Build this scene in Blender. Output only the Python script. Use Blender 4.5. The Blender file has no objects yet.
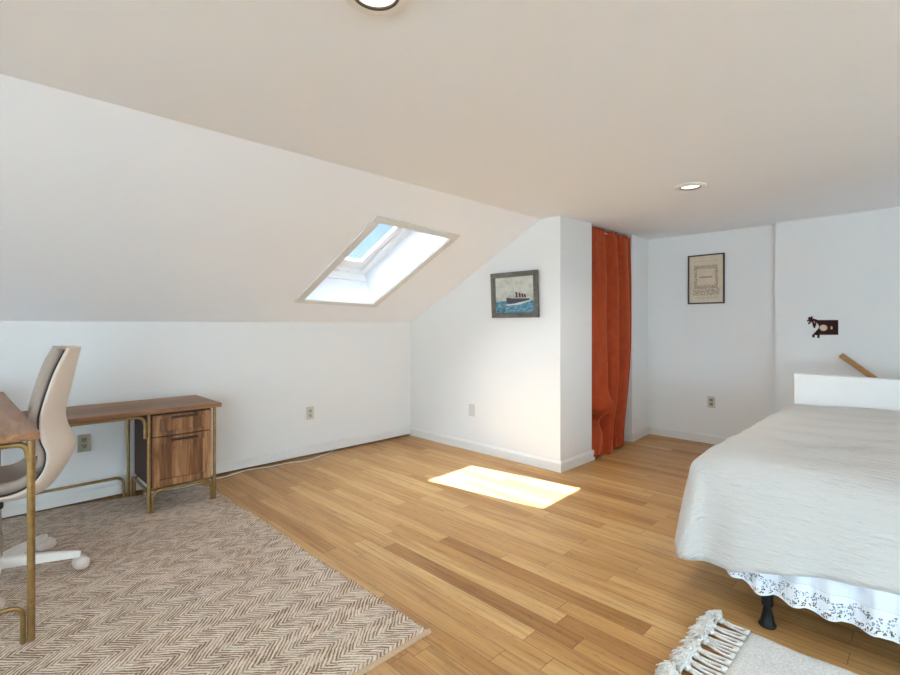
import bpy, bmesh, math, random
from mathutils import Vector, Matrix
random.seed(7)
S = bpy.context.scene
COL = S.collection
R = math.radians

# ------------------------------------------------------------------ camera, world, sun, lights, exposure
cam_d = bpy.data.cameras.new('camera')
cam = bpy.data.objects.new('camera', cam_d)
COL.objects.link(cam)
cam.location = (0, 0, 1.2)
cam.rotation_euler = (R(90), 0, R(45.118 - 90))
cam_d.sensor_width = 36
cam_d.lens = 484 / 900 * 36
cam_d.shift_y = -12.5 / 900
cam_d.clip_start = 0.02
S.camera = cam

S.view_settings.view_transform = 'Standard'
S.view_settings.look = 'None'
S.view_settings.gamma = 1.0
S.view_settings.exposure = 1.62

SUN = Vector((-0.28, 0.514, 1.0)).normalized()
wd = bpy.data.worlds.new('world')
S.world = wd
wd.use_nodes = True
wn = wd.node_tree
for n in list(wn.nodes):
    wn.nodes.remove(n)
sky = wn.nodes.new('ShaderNodeTexSky')
sky.sky_type = 'NISHITA'
sky.sun_disc = False
sky.sun_elevation = math.asin(SUN.z)
sky.sun_rotation = math.atan2(SUN.x, SUN.y)
sky.air_density = 1.0
sky.dust_density = 0.5
sky.ozone_density = 1.5
bgn = wn.nodes.new('ShaderNodeBackground')
bgn.inputs['Strength'].default_value = 0.066
wo = wn.nodes.new('ShaderNodeOutputWorld')
# bright glow added round the sun to light the skylight shaft
tco = wn.nodes.new('ShaderNodeTexCoord')
dot = wn.nodes.new('ShaderNodeVectorMath')
dot.operation = 'DOT_PRODUCT'
dot.inputs[1].default_value = SUN
wn.links.new(tco.outputs['Generated'], dot.inputs[0])
mr = wn.nodes.new('ShaderNodeMapRange')
mr.interpolation_type = 'SMOOTHSTEP'
for i, v in ((1, 0.62), (2, 0.97), (3, 0.0), (4, 1.0)):
    mr.inputs[i].default_value = v
wn.links.new(dot.outputs['Value'], mr.inputs[0])
cl = wn.nodes.new('ShaderNodeMix')
cl.data_type = 'RGBA'
cl.inputs[7].default_value = (86.0, 97.0, 108.0, 1)
wn.links.new(mr.outputs[0], cl.inputs[0])
wn.links.new(sky.outputs[0], cl.inputs[6])
wn.links.new(cl.outputs[2], bgn.inputs[0])
wn.links.new(bgn.outputs[0], wo.inputs[0])

def light(name, kind, loc, direction, energy, color=(1, 1, 1), **kw):
    d = bpy.data.lights.new(name, kind)
    d.energy = energy
    d.color = color
    for k, v in kw.items():
        setattr(d, k, v)
    o = bpy.data.objects.new(name, d)
    COL.objects.link(o)
    o.location = loc
    o.rotation_euler = Vector(direction).to_track_quat('-Z', 'Y').to_euler()
    return o

light('sun', 'SUN', (0, 6, 8), -SUN, 11.0, (0.90, 0.96, 1.0), angle=R(0.55))
# area lights added out of view to brighten the room
light('added_gable_fill', 'AREA', (-5.06, 2.2, 0.95), (1, 0, 0.2), 34, (0.60, 0.84, 1.0), shape='RECTANGLE', size=2.0, size_y=1.15)  # added light from an unseen window behind the camera
light('added_rear_slope_fill', 'AREA', (0.9, -2.98, 1.98), (0, 0.455, -0.89), 32, (0.52, 0.80, 1.0), shape='RECTANGLE', size=1.1, size_y=1.0)  # added fill at an unseen opening in the other roof slope
light('added_ceiling_fill', 'AREA', (-3.0, -3.4, 0.62), (0.12, 0.15, 1.0), 134, (0.56, 0.82, 1.0), shape='RECTANGLE', size=2.6, size_y=0.7)  # upward fill added for the ceiling; the far wall has no opening
light('added_stairwell_fill', 'AREA', (4.78, -2.3, -0.9), (0, 0.45, 1), 5, (0.66, 0.87, 1.0), shape='RECTANGLE', size=0.8, size_y=1.6)  # fill added in the stairwell for the ceiling and wall on the right
S.cycles.diffuse_bounces = 8
S.cycles.max_bounces = 14

# ------------------------------------------------------------------ material helpers
def nmat(name, rough=0.6, color=(0.8, 0.8, 0.8), metal=0.0, spec=None):
    m = bpy.data.materials.new(name)
    m.use_nodes = True
    b = m.node_tree.nodes['Principled BSDF']
    b.inputs['Base Color'].default_value = (*color, 1)
    b.inputs['Roughness'].default_value = rough
    b.inputs['Metallic'].default_value = metal
    if spec is not None:
        b.inputs['Specular IOR Level'].default_value = spec
    return m, m.node_tree, b

def nd(nt, t, ins=None, **props):
    n = nt.nodes.new('ShaderNode' + t)
    for k, v in props.items():
        setattr(n, k, v)
    for k, v in (ins or {}).items():
        if isinstance(v, bpy.types.NodeSocket):
            nt.links.new(v, n.inputs[k])
        else:
            n.inputs[k].default_value = v
    return n

def M(nt, op, a, b=0.0, c=0.0):
    return nd(nt, 'Math', {0: a, 1: b, 2: c}, operation=op).outputs[0]

def ramp(nt, fac, stops, interp='LINEAR'):
    n = nd(nt, 'ValToRGB', {0: fac})
    n.color_ramp.interpolation = interp
    el = n.color_ramp.elements
    while len(el) < len(stops):
        el.new(0.5)
    for e, (p, c) in zip(el, stops):
        e.position = p
        e.color = (*c, 1)
    return n.outputs[0]

def mix(nt, f, a, b, mode='MIX'):
    n = nd(nt, 'Mix', data_type='RGBA', blend_type=mode)
    for i, v in ((0, f), (6, a), (7, b)):
        if isinstance(v, bpy.types.NodeSocket):
            nt.links.new(v, n.inputs[i])
        elif i:
            n.inputs[i].default_value = (*v, 1)
        else:
            n.inputs[i].default_value = v
    return n.outputs[2]

def coords(nt, kind='Object'):
    return nd(nt, 'TexCoord').outputs[kind]

def mapping(nt, v, scale=(1, 1, 1), rot=(0, 0, 0), loc=(0, 0, 0)):
    return nd(nt, 'Mapping', {'Vector': v, 'Scale': scale, 'Rotation': rot, 'Location': loc}).outputs[0]

def noise(nt, v, scale=5, detail=4, rough=0.55, out='Fac', dist=0.0):
    return nd(nt, 'TexNoise', {'Vector': v, 'Scale': scale, 'Detail': detail, 'Roughness': rough, 'Distortion': dist}).outputs[out]

def bump(nt, b, h, strength=0.3, dist=0.01):
    n = nd(nt, 'Bump', {'Height': h, 'Strength': strength, 'Distance': dist})
    nt.links.new(n.outputs[0], b.inputs['Normal'])

def sep(nt, v):
    return nd(nt, 'SeparateXYZ', {0: v}).outputs

def comb(nt, x, y, z=0.0):
    return nd(nt, 'CombineXYZ', {0: x, 1: y, 2: z}).outputs[0]

# ------------------------------------------------------------------ materials
def paint(name, c, rough=0.75):
    m, nt, b = nmat(name, rough, c, spec=0.25)
    v = coords(nt)
    bump(nt, b, noise(nt, v, 160, 3), 0.06, 0.002)
    return m
m_wall = paint('wall_paint', (0.78, 0.78, 0.775))
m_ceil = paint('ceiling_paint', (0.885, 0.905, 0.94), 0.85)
m_trim = paint('trim_paint', (0.74, 0.73, 0.71), 0.45)
m_casing = paint('skylight_casing_paint', (0.70, 0.695, 0.67), 0.45)
m_pvc, _, _ = nmat('white_window_frame', 0.35, (0.85, 0.85, 0.85))

def floor_mat():
    m, nt, b = nmat('oak_strip_floor', 0.33, spec=0.22)
    s = sep(nt, coords(nt))
    W, L = 0.088, 1.15
    cx = M(nt, 'DIVIDE', s[0], W)
    ci = M(nt, 'FLOOR', cx)
    cf = M(nt, 'FRACT', cx)
    off = nd(nt, 'TexWhiteNoise', {'W': ci}, noise_dimensions='1D').outputs[0]
    ry = M(nt, 'ADD', M(nt, 'DIVIDE', s[1], L), M(nt, 'MULTIPLY', off, 7.31))
    ri = M(nt, 'FLOOR', ry)
    rf = M(nt, 'FRACT', ry)
    rnd = nd(nt, 'TexWhiteNoise', {'Vector': comb(nt, ci, ri)}, noise_dimensions='2D').outputs
    base = ramp(nt, rnd[0], [(0.0, (0.37, 0.182, 0.060)), (0.15, (0.455, 0.242, 0.086)), (0.5, (0.51, 0.287, 0.110)),
                             (0.85, (0.545, 0.322, 0.132)), (1.0, (0.59, 0.368, 0.160))])
    sh = nd(nt, 'VectorMath', {0: coords(nt), 1: nd(nt, 'VectorMath', {0: rnd[1], 'Scale': 9.0}, operation='SCALE').outputs[0]}, operation='ADD').outputs[0]
    g = noise(nt, mapping(nt, sh, (60, 2.2, 1)), 1.0, 5, 0.6, dist=0.6)
    g2 = noise(nt, mapping(nt, sh, (14, 0.9, 1)), 1.0, 3, 0.5, dist=1.2)
    grain = ramp(nt, g, [(0.30, (0.62, 0.54, 0.46)), (0.52, (1, 1, 1)), (0.8, (1.12, 1.10, 1.06))])
    broad = ramp(nt, g2, [(0.3, (0.82, 0.76, 0.70)), (0.6, (1.05, 1.05, 1.05))])
    col = mix(nt, 0.8, mix(nt, 0.8, base, grain, 'MULTIPLY'), broad, 'MULTIPLY')
    fl = noise(nt, mapping(nt, sh, (95, 16, 1)), 1.0, 3, 0.7)
    col = mix(nt, 0.75, col, ramp(nt, fl, [(0.27, (0.50, 0.40, 0.32)), (0.40, (1, 1, 1))]), 'MULTIPLY')
    e1 = M(nt, 'MINIMUM', cf, M(nt, 'SUBTRACT', 1.0, cf))
    e2 = M(nt, 'MULTIPLY', M(nt, 'MINIMUM', rf, M(nt, 'SUBTRACT', 1.0, rf)), L / W)
    e = M(nt, 'MINIMUM', e1, e2)
    gap = nd(nt, 'MapRange', {0: e, 1: 0.004, 2: 0.022, 3: 1.0, 4: 0.0}).outputs[0]
    col = mix(nt, M(nt, 'MULTIPLY', gap, 0.8), col, (0.12, 0.055, 0.02))
    nt.links.new(col, b.inputs['Base Color'])
    nt.links.new(nd(nt, 'MapRange', {0: g, 3: 0.30, 4: 0.46}).outputs[0], b.inputs['Roughness'])
    bump(nt, b, M(nt, 'SUBTRACT', M(nt, 'MULTIPLY', g, 0.25), gap), 0.25, 0.002)
    return m
m_floor = floor_mat()

def wood(name, axis, stops, strip=0.07, rough=0.42, across=30):
    """axis: grain direction 0/1/2; strips of slightly different tone lie side by side across it"""
    m, nt, b = nmat(name, rough, spec=0.35)
    v = coords(nt)
    s = sep(nt, v)
    o = [i for i in range(3) if i != axis]
    k1 = M(nt, 'FLOOR', M(nt, 'DIVIDE', s[o[0]], strip))
    k2 = M(nt, 'FLOOR', M(nt, 'DIVIDE', s[o[1]], strip))
    rnd = nd(nt, 'TexWhiteNoise', {'Vector': comb(nt, k1, k2)}, noise_dimensions='2D').outputs
    sh = nd(nt, 'VectorMath', {0: v, 1: rnd[1]}, operation='ADD').outputs[0]
    sc = [across] * 3
    sc[axis] = 2.2
    g = noise(nt, mapping(nt, sh, sc), 1.0, 6, 0.62, dist=1.5)
    sc2 = [across * 0.3] * 3
    sc2[axis] = 1.1
    g2 = noise(nt, mapping(nt, sh, sc2), 1.0, 3, 0.5, dist=2.0)
    f = M(nt, 'ADD', M(nt, 'MULTIPLY', g, 0.6), M(nt, 'ADD', M(nt, 'MULTIPLY', g2, 0.35), M(nt, 'MULTIPLY', rnd[0], 0.22)))
    nt.links.new(ramp(nt, f, stops), b.inputs['Base Color'])
    bump(nt, b, g, 0.15, 0.002)
    return m
WAL = [(0.36, (0.065, 0.025, 0.010)), (0.52, (0.205, 0.085, 0.034)), (0.64, (0.34, 0.165, 0.072)), (0.80, (0.60, 0.36, 0.18))]
WALT = [(0.34, (0.125, 0.052, 0.023)), (0.56, (0.235, 0.108, 0.049)), (0.70, (0.32, 0.160, 0.076)), (0.86, (0.42, 0.235, 0.120))]
m_wal_x = wood('walnut_grain_along_length', 0, WALT, 0.11)
m_wal_y = wood('walnut_grain_along_depth', 1, WALT, 0.13)
m_wal_z = wood('walnut_grain_upright', 2, WAL, 0.062)
m_wal_shaded = wood('shaded_walnut_side', 2, [(0.3, (0.016, 0.007, 0.005)), (0.85, (0.055, 0.023, 0.013))], 0.2, 0.7)  # same walnut, with the shade on the cabinet side put into its colour
m_handle, _, _ = nmat('dark_bronze_handle', 0.45, (0.055, 0.026, 0.014), 0.3)
m_rail = wood('oak_rail', 1, [(0.3, (0.26, 0.125, 0.04)), (0.8, (0.47, 0.26, 0.10))], 0.3)

def brass():
    m, nt, b = nmat('brushed_brass', 0.38, (0.50, 0.335, 0.13), 0.8)
    g = noise(nt, coords(nt), 40, 3)
    nt.links.new(ramp(nt, g, [(0.3, (0.27, 0.165, 0.060)), (0.7, (0.38, 0.25, 0.105))]), b.inputs['Base Color'])
    return m
m_brass = brass()

def fabric(name, c1, c2, scale=600, rough=0.95, bs=0.35):
    m, nt, b = nmat(name, rough, spec=0.1)
    v = coords(nt)
    g = noise(nt, v, scale, 2)
    nt.links.new(ramp(nt, g, [(0.3, c1), (0.7, c2)]), b.inputs['Base Color'])
    b.inputs['Sheen Weight'].default_value = 0.15
    bump(nt, b, g, bs, 0.002)
    return m
m_pad = fabric('taupe_upholstery', (0.33, 0.26, 0.215), (0.46, 0.375, 0.315))
m_shell, _, _ = nmat('cream_shell', 0.5, (0.70, 0.605, 0.525))
m_gap_shade, _, _ = nmat('dark_gap_shade', 0.7, (0.03, 0.02, 0.018))  # dark colour for the shaded gap between shell and pads
m_base, _, _ = nmat('white_chair_base', 0.4, (0.74, 0.72, 0.68))
m_caster, _, _ = nmat('pale_caster', 0.45, (0.62, 0.54, 0.49))
m_chrome, _, _ = nmat('chrome', 0.2, (0.7, 0.7, 0.7), 1.0)
m_black, _, _ = nmat('black_painted_steel', 0.45, (0.008, 0.008, 0.009), spec=0.3)
m_blackpl, _, _ = nmat('black_plastic', 0.5, (0.016, 0.016, 0.018))

def rug_mat():
    m, nt, b = nmat('chevron_woven_jute', 0.95, spec=0.08)
    v = coords(nt)
    w = noise(nt, v, 7, 3, out='Color')
    wob = nd(nt, 'VectorMath', {0: w, 1: (0.5, 0.5, 0.5)}, operation='SUBTRACT').outputs[0]
    wob = nd(nt, 'VectorMath', {0: wob, 'Scale': 0.03}, operation='SCALE').outputs[0]
    s = sep(nt, nd(nt, 'VectorMath', {0: v, 1: wob}, operation='ADD').outputs[0])
    band = 0.084
    tri = M(nt, 'PINGPONG', s[1], band)
    ph = M(nt, 'ADD', s[0], M(nt, 'MULTIPLY', tri, 1.05))
    pitch = 0.0188
    cell = M(nt, 'DIVIDE', ph, pitch)
    st = M(nt, 'MULTIPLY_ADD', M(nt, 'SINE', M(nt, 'MULTIPLY', cell, 2 * math.pi)), 0.5, 0.5)
    # each yarn run varies in tone along its length
    kid = M(nt, 'FLOOR', M(nt, 'ADD', cell, 0.25))
    seg = M(nt, 'FLOOR', M(nt, 'DIVIDE', s[1], 0.028))
    rnd = nd(nt, 'TexWhiteNoise', {'Vector': comb(nt, kid, seg)}, noise_dimensions='2D').outputs[0]
    fine = noise(nt, v, 170, 3)
    broad = noise(nt, v, 2.2, 3)
    f = M(nt, 'ADD', st, M(nt, 'MULTIPLY', M(nt, 'SUBTRACT', rnd, 0.5), 0.75))
    f = M(nt, 'ADD', f, M(nt, 'MULTIPLY', M(nt, 'SUBTRACT', fine, 0.5), 1.5))
    c = ramp(nt, f, [(0.0, (0.25, 0.17, 0.12)), (0.26, (0.50, 0.375, 0.285)), (0.50, (0.68, 0.545, 0.435)), (0.95, (0.78, 0.67, 0.565))])
    c = mix(nt, 0.5, c, ramp(nt, broad, [(0.3, (0.84, 0.80, 0.78)), (0.7, (1.05, 1.03, 1.02))]), 'MULTIPLY')
    nt.links.new(c, b.inputs['Base Color'])
    bump(nt, b, M(nt, 'ADD', M(nt, 'MULTIPLY', st, 0.8), M(nt, 'MULTIPLY', fine, 0.5)), 0.9, 0.006)
    return m
m_rug = rug_mat()
m_bind = fabric('beige_rug_binding', (0.42, 0.285, 0.18), (0.56, 0.40, 0.27), 250)
m_throw = fabric('off_white_woven_cotton', (0.58, 0.56, 0.53), (0.80, 0.78, 0.75), 140, bs=0.8)
m_tassel = fabric('white_cotton_yarn', (0.66, 0.64, 0.61), (0.82, 0.80, 0.77), 300, bs=0.7)

def spread_mat():
    m, nt, b = nmat('white_matelasse_cotton', 0.9, (0.56, 0.55, 0.53), spec=0.1)
    uv = nd(nt, 'UVMap').outputs[0]
    # puckers run along u (across the bed)
    h1 = noise(nt, mapping(nt, uv, (7, 42, 1)), 1.0, 3, 0.5, dist=0.4)
    h2 = noise(nt, mapping(nt, uv, (30, 95, 1)), 1.0, 2, 0.5, dist=0.3)
    h = M(nt, 'ADD', M(nt, 'MULTIPLY', h1, 0.75), M(nt, 'MULTIPLY', h2, 0.45))
    bump(nt, b, h, 0.62, 0.02)
    b.inputs['Sheen Weight'].default_value = 0.1
    return m
m_spread = spread_mat()
m_mattress, _, _ = nmat('mattress_ticking', 0.9, (0.75, 0.74, 0.72))
m_box, _, _ = nmat('box_spring_cover', 0.9, (0.62, 0.62, 0.63))
m_skirt = fabric('pale_blue_white_cotton', (0.66, 0.72, 0.80), (0.74, 0.79, 0.86), 300)

m_hole_shade = fabric('blue_grey_hole_shade', (0.20, 0.25, 0.32), (0.26, 0.31, 0.38), 300)  # shade in the lace holes, put into the colour of an added sheet

def lace_mat():
    m, nt, b = nmat('white_eyelet_lace', 0.9, (0.76, 0.80, 0.86), spec=0.1)
    uv = nd(nt, 'UVMap').outputs[0]
    s = sep(nt, uv)
    # uv in metres: u along the hem, v up from the hem; a ring of eyelets in each scallop
    P = 0.105
    u = M(nt, 'SUBTRACT', M(nt, 'FRACT', M(nt, 'DIVIDE', s[0], P)), 0.5)
    du = M(nt, 'MULTIPLY', u, P)
    dv = M(nt, 'SUBTRACT', s[1], 0.040)
    r = M(nt, 'SQRT', M(nt, 'ADD', M(nt, 'MULTIPLY', du, du), M(nt, 'MULTIPLY', dv, dv)))
    ring = M(nt, 'LESS_THAN', M(nt, 'ABSOLUTE', M(nt, 'SUBTRACT', r, 0.029)), 0.010)
    out = M(nt, 'MULTIPLY', M(nt, 'GREATER_THAN', r, 0.043), M(nt, 'LESS_THAN', s[1], 0.062))
    vor = nd(nt, 'TexVoronoi', {'Vector': uv, 'Scale': 150.0}).outputs['Distance']
    dots = M(nt, 'LESS_THAN', vor, 0.43)
    hole = M(nt, 'MULTIPLY', dots, M(nt, 'MAXIMUM', ring, M(nt, 'MULTIPLY', out, M(nt, 'GREATER_THAN', s[1], 0.008))))
    tr = nd(nt, 'BsdfTransparent')
    mx = nd(nt, 'MixShader', {0: hole, 1: b.outputs[0], 2: tr.outputs[0]})
    nt.links.new(mx.outputs[0], nt.nodes['Material Output'].inputs[0])
    bump(nt, b, vor, 0.4, 0.004)
    return m
m_lace = lace_mat()

def velvet():
    m, nt, b = nmat('rust_velvet', 0.7, spec=0.15)
    g = noise(nt, coords(nt), 14, 4)
    nt.links.new(ramp(nt, g, [(0.3, (0.31, 0.042, 0.011)), (0.7, (0.40, 0.058, 0.015))]), b.inputs['Base Color'])
    b.inputs['Sheen Weight'].default_value = 0.45
    b.inputs['Sheen Tint'].default_value = (1.0, 0.35, 0.16, 1)
    bump(nt, b, noise(nt, coords(nt), 300, 2), 0.2, 0.002)
    return m
m_velvet = velvet()

def emit(name, c, s):
    m, nt, b = nmat(name, 0.5, (0.9, 0.9, 0.9))
    b.inputs['Emission Color'].default_value = (*c, 1)
    b.inputs['Emission Strength'].default_value = s
    return m
m_bulb = emit('lit_lens', (1.0, 0.94, 0.85), 0.42)
m_ringw, _, _ = nmat('white_light_trim', 0.4, (0.80, 0.80, 0.78))
m_ringd, _, _ = nmat('dark_light_baffle', 0.3, (0.10, 0.075, 0.06), 0.6)

def glass():
    m = bpy.data.materials.new('clear_pane')
    m.use_nodes = True
    nt = m.node_tree
    tr = nd(nt, 'BsdfTransparent', {'Color': (0.95, 0.97, 0.98, 1)})
    gl = nd(nt, 'BsdfGlossy', {'Roughness': 0.02})
    fr = nd(nt, 'Fresnel', {'IOR': 1.12})
    mx = nd(nt, 'MixShader', {0: fr.outputs[0], 1: tr.outputs[0], 2: gl.outputs[0]})
    nt.links.new(mx.outputs[0], nt.nodes['Material Output'].inputs[0])
    return m
m_glass = glass()
m_plate_beige, _, _ = nmat('beige_wall_plate', 0.5, (0.40, 0.355, 0.27))
m_plate_white, _, _ = nmat('white_wall_plate', 0.45, (0.60, 0.60, 0.585))
m_plate_ivory, _, _ = nmat('ivory_wall_plate', 0.45, (0.55, 0.53, 0.47))
m_sock, _, _ = nmat('socket_face', 0.5, (0.30, 0.255, 0.18))
m_sockw, _, _ = nmat('pale_socket_face', 0.5, (0.44, 0.42, 0.37))
m_slot, _, _ = nmat('socket_slot', 0.7, (0.03, 0.025, 0.02))
m_cord, _, _ = nmat('white_cable', 0.5, (0.66, 0.62, 0.55))
m_pframe = wood('weathered_grey_frame', 0, [(0.3, (0.05, 0.047, 0.04)), (0.85, (0.20, 0.19, 0.165))], 0.5)
m_pframe_in, _, _ = nmat('frame_inner_lip', 0.5, (0.16, 0.15, 0.13))
m_dframe, _, _ = nmat('dark_thin_frame', 0.4, (0.045, 0.036, 0.026))
m_iron = fabric('red_brown_painted_iron', (0.022, 0.006, 0.005), (0.060, 0.010, 0.008), 25, 0.5, 0.3)
m_ivory, _, _ = nmat('ivory_plastic', 0.4, (0.62, 0.46, 0.32))

# ------------------------------------------------------------------ mesh helpers
BASE = {}          # root empty -> its base point; part meshes are given in the room's coordinates

def tag(o, label=None, cat=None, group=None, kind=None):
    if label: o['label'] = label
    if cat: o['category'] = cat
    if group: o['group'] = group
    if kind: o['kind'] = kind
    return o

def thing(name, label, cat, loc=(0, 0, 0), group=None):
    o = bpy.data.objects.new(name, None)
    o.empty_display_size = 0.1
    COL.objects.link(o)
    o.location = loc
    BASE[o] = Vector(loc)
    return tag(o, label, cat, group)

def obj(name, bm, mat, parent=None, smooth=False, angle=None, base=None):
    bmesh.ops.recalc_face_normals(bm, faces=bm.faces)
    if parent is not None:
        base = BASE[parent]
    elif base is None:
        xs = [v.co for v in bm.verts]
        base = Vector((sum(v.x for v in xs) / len(xs), sum(v.y for v in xs) / len(xs), min(v.z for v in xs)))
    base = Vector(base)
    bmesh.ops.translate(bm, verts=bm.verts, vec=-base)
    me = bpy.data.meshes.new(name)
    bm.to_mesh(me)
    bm.free()
    me.materials.append(mat)
    if smooth:
        for p in me.polygons:
            p.use_smooth = True
        if angle:
            me.set_sharp_from_angle(angle=R(angle))
    o = bpy.data.objects.new(name, me)
    COL.objects.link(o)
    BASE[o] = base
    if parent is not None:
        o.parent = parent
    else:
        o.location = base
    return o

def struct(name, bm, mat, base=(0, 0, 0), **k):
    return tag(obj(name, bm, mat, base=base, **k), kind='structure')

def NB():
    return bmesh.new()

def box(bm, x0, x1, y0, y1, z0, z1, bev=0.0, seg=2):
    t = bmesh.new()
    vs = [t.verts.new((x, y, z)) for x in (x0, x1) for y in (y0, y1) for z in (z0, z1)]
    for f in ((0, 1, 3, 2), (4, 6, 7, 5), (0, 4, 5, 1), (2, 3, 7, 6), (0, 2, 6, 4), (1, 5, 7, 3)):
        t.faces.new([vs[i] for i in f])
    if bev:
        bmesh.ops.bevel(t, geom=t.edges[:], offset=bev, segments=seg, profile=0.5, affect='EDGES')
    join(bm, t)
    return bm

def join(bm, t, mtx=None):
    if mtx is not None:
        bmesh.ops.transform(t, matrix=mtx, verts=t.verts)
    me = bpy.data.meshes.new('tmp')
    t.to_mesh(me)
    t.free()
    bm.from_mesh(me)
    bpy.data.meshes.remove(me)

def frame_mtx(o, ex, ey, ez):
    m = Matrix.Identity(4)
    for i, e in enumerate((ex, ey, ez)):
        for j in range(3):
            m[j][i] = e[j]
    for j in range(3):
        m[j][3] = o[j]
    return m

def prism(bm, pts, axis, a0, a1, bev=0):
    """polygon pts in the two other axes, pushed from a0 to a1 along axis"""
    def P(p, a):
        q = list(p)
        q.insert(axis, a)
        return q
    t = bmesh.new()
    A = [t.verts.new(P(p, a0)) for p in pts]
    B = [t.verts.new(P(p, a1)) for p in pts]
    t.faces.new(A)
    t.faces.new(B[::-1])
    n = len(pts)
    for i in range(n):
        t.faces.new((A[i], B[i], B[(i + 1) % n], A[(i + 1) % n]))
    if bev:
        bmesh.ops.bevel(t, geom=t.edges[:], offset=bev, segments=2, profile=0.5, affect='EDGES')
    join(bm, t)
    return bm

def tube(bm, pts, r, n=10, caps=True):
    pts = [Vector(p) for p in pts]
    rs = r if isinstance(r, (list, tuple)) else [r] * len(pts)
    rings = []
    up = None
    for i, p in enumerate(pts):
        d = (pts[min(i + 1, len(pts) - 1)] - pts[max(i - 1, 0)]).normalized()
        if up is None:
            up = Vector((0, 0, 1)) if abs(d.z) < 0.9 else Vector((1, 0, 0))
        a = d.cross(up).normalized()
        up = a.cross(d).normalized()
        rings.append([bm.verts.new(p + (a * math.cos(2 * math.pi * k / n) + up * math.sin(2 * math.pi * k / n)) * rs[i]) for k in range(n)])
    for i in range(len(pts) - 1):
        for k in range(n):
            bm.faces.new((rings[i][k], rings[i][(k + 1) % n], rings[i + 1][(k + 1) % n], rings[i + 1][k]))
    if caps:
        bm.faces.new(rings[0][::-1])
        bm.faces.new(rings[-1])
    return bm

def round_path(pts, r, n=6):
    """polyline with its inner corners rounded"""
    pts = [Vector(p) for p in pts]
    out = [pts[0]]
    for i in range(1, len(pts) - 1):
        a, b, c = pts[i - 1], pts[i], pts[i + 1]
        u, v = (a - b), (c - b)
        k = min(r, u.length * 0.49, v.length * 0.49)
        p0, p1 = b + u.normalized() * k, b + v.normalized() * k
        for j in range(n + 1):
            t = j / n
            out.append((1 - t) ** 2 * p0 + 2 * t * (1 - t) * b + t * t * p1)
    out.append(pts[-1])
    return out

def lathe(bm, prof, c, n=32, axis='z', close=False):
    rings = []
    for r, h in prof:
        ring = []
        for k in range(n):
            a = 2 * math.pi * k / n
            x, y = r * math.cos(a), r * math.sin(a)
            p = (x, y, h) if axis == 'z' else (h, x, y)
            ring.append(bm.verts.new((c[0] + p[0], c[1] + p[1], c[2] + p[2])))
        rings.append(ring)
    for i in range(len(rings) - 1):
        for k in range(n):
            bm.faces.new((rings[i][k], rings[i][(k + 1) % n], rings[i + 1][(k + 1) % n], rings[i + 1][k]))
    for ring, rr in ((rings[0], prof[0][0]), (rings[-1], prof[-1][0])):
        if rr > 1e-6 and close:
            bm.faces.new(ring)
    return bm

def ball(bm, c, r, sx=1, sy=1, sz=1, u=16, v=10):
    t = bmesh.new()
    bmesh.ops.create_uvsphere(t, u_segments=u, v_segments=v, radius=r)
    join(bm, t, Matrix.Translation(c) @ Matrix.Diagonal((sx, sy, sz, 1)))
    return bm

def grid(bm, f, nu, nv, uvf=None):
    vs = [[bm.verts.new(f(i / nu, j / nv)) for j in range(nv + 1)] for i in range(nu + 1)]
    lay = bm.loops.layers.uv.verify() if uvf else None
    for i in range(nu):
        for j in range(nv):
            fc = bm.faces.new((vs[i][j], vs[i + 1][j], vs[i + 1][j + 1], vs[i][j + 1]))
            if lay:
                for lp, (a, b) in zip(fc.loops, ((i, j), (i + 1, j), (i + 1, j + 1), (i, j + 1))):
                    lp[lay].uv = uvf(a / nu, b / nv)
    return vs

def solidify(o, t, offset=0.0):
    md = o.modifiers.new('thickness', 'SOLIDIFY')
    md.thickness = t
    md.offset = offset
    return o

def interp(tab, t):
    """tab: list of (t, value or tuple), smooth cubic"""
    n = len(tab)
    i = 0
    while i < n - 2 and t > tab[i + 1][0]:
        i += 1
    (t0, a), (t1, b) = tab[i], tab[i + 1]
    k = (t - t0) / (t1 - t0)
    def g(j):
        return Vector(tab[max(0, min(n - 1, j))][1])
    p0, p1, p2, p3 = g(i - 1), g(i), g(i + 1), g(i + 2)
    return 0.5 * ((2 * p1) + (p2 - p0) * k + (2 * p0 - 5 * p1 + 4 * p2 - p3) * k * k + (3 * p1 - p0 - 3 * p2 + p3) * k ** 3)

# ------------------------------------------------------------------ the room
YL, XG, YC = 4.04, 3.42, 2.16        # left knee wall, gable partition, closet front
XA, XR = 5.33, 5.25                  # alcove wall, stair wall
XB, YR = -5.0, -3.6                  # gable behind the camera, far knee wall
ZK, ZC = 1.224, 2.092
A = R(27.1)
SL = (ZC - ZK) / math.sin(A)
YB = YL - SL * math.cos(A)           # where slope meets flat ceiling
XE = 5.6
ZCE = 2.146                           # the flat ceiling rises slightly towards the stair wall

bm = NB()
box(bm, XB - 0.2, 4.32, YR - 0.2, YL + 0.2, -0.2, 0)
box(bm, 4.32, XE, 0.50, YL + 0.2, -0.2, 0)
struct('floor', bm, m_floor)

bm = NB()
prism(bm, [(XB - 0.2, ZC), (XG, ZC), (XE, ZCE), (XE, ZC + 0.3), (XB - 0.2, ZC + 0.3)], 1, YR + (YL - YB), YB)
struct('ceiling', bm, m_ceil)

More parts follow.
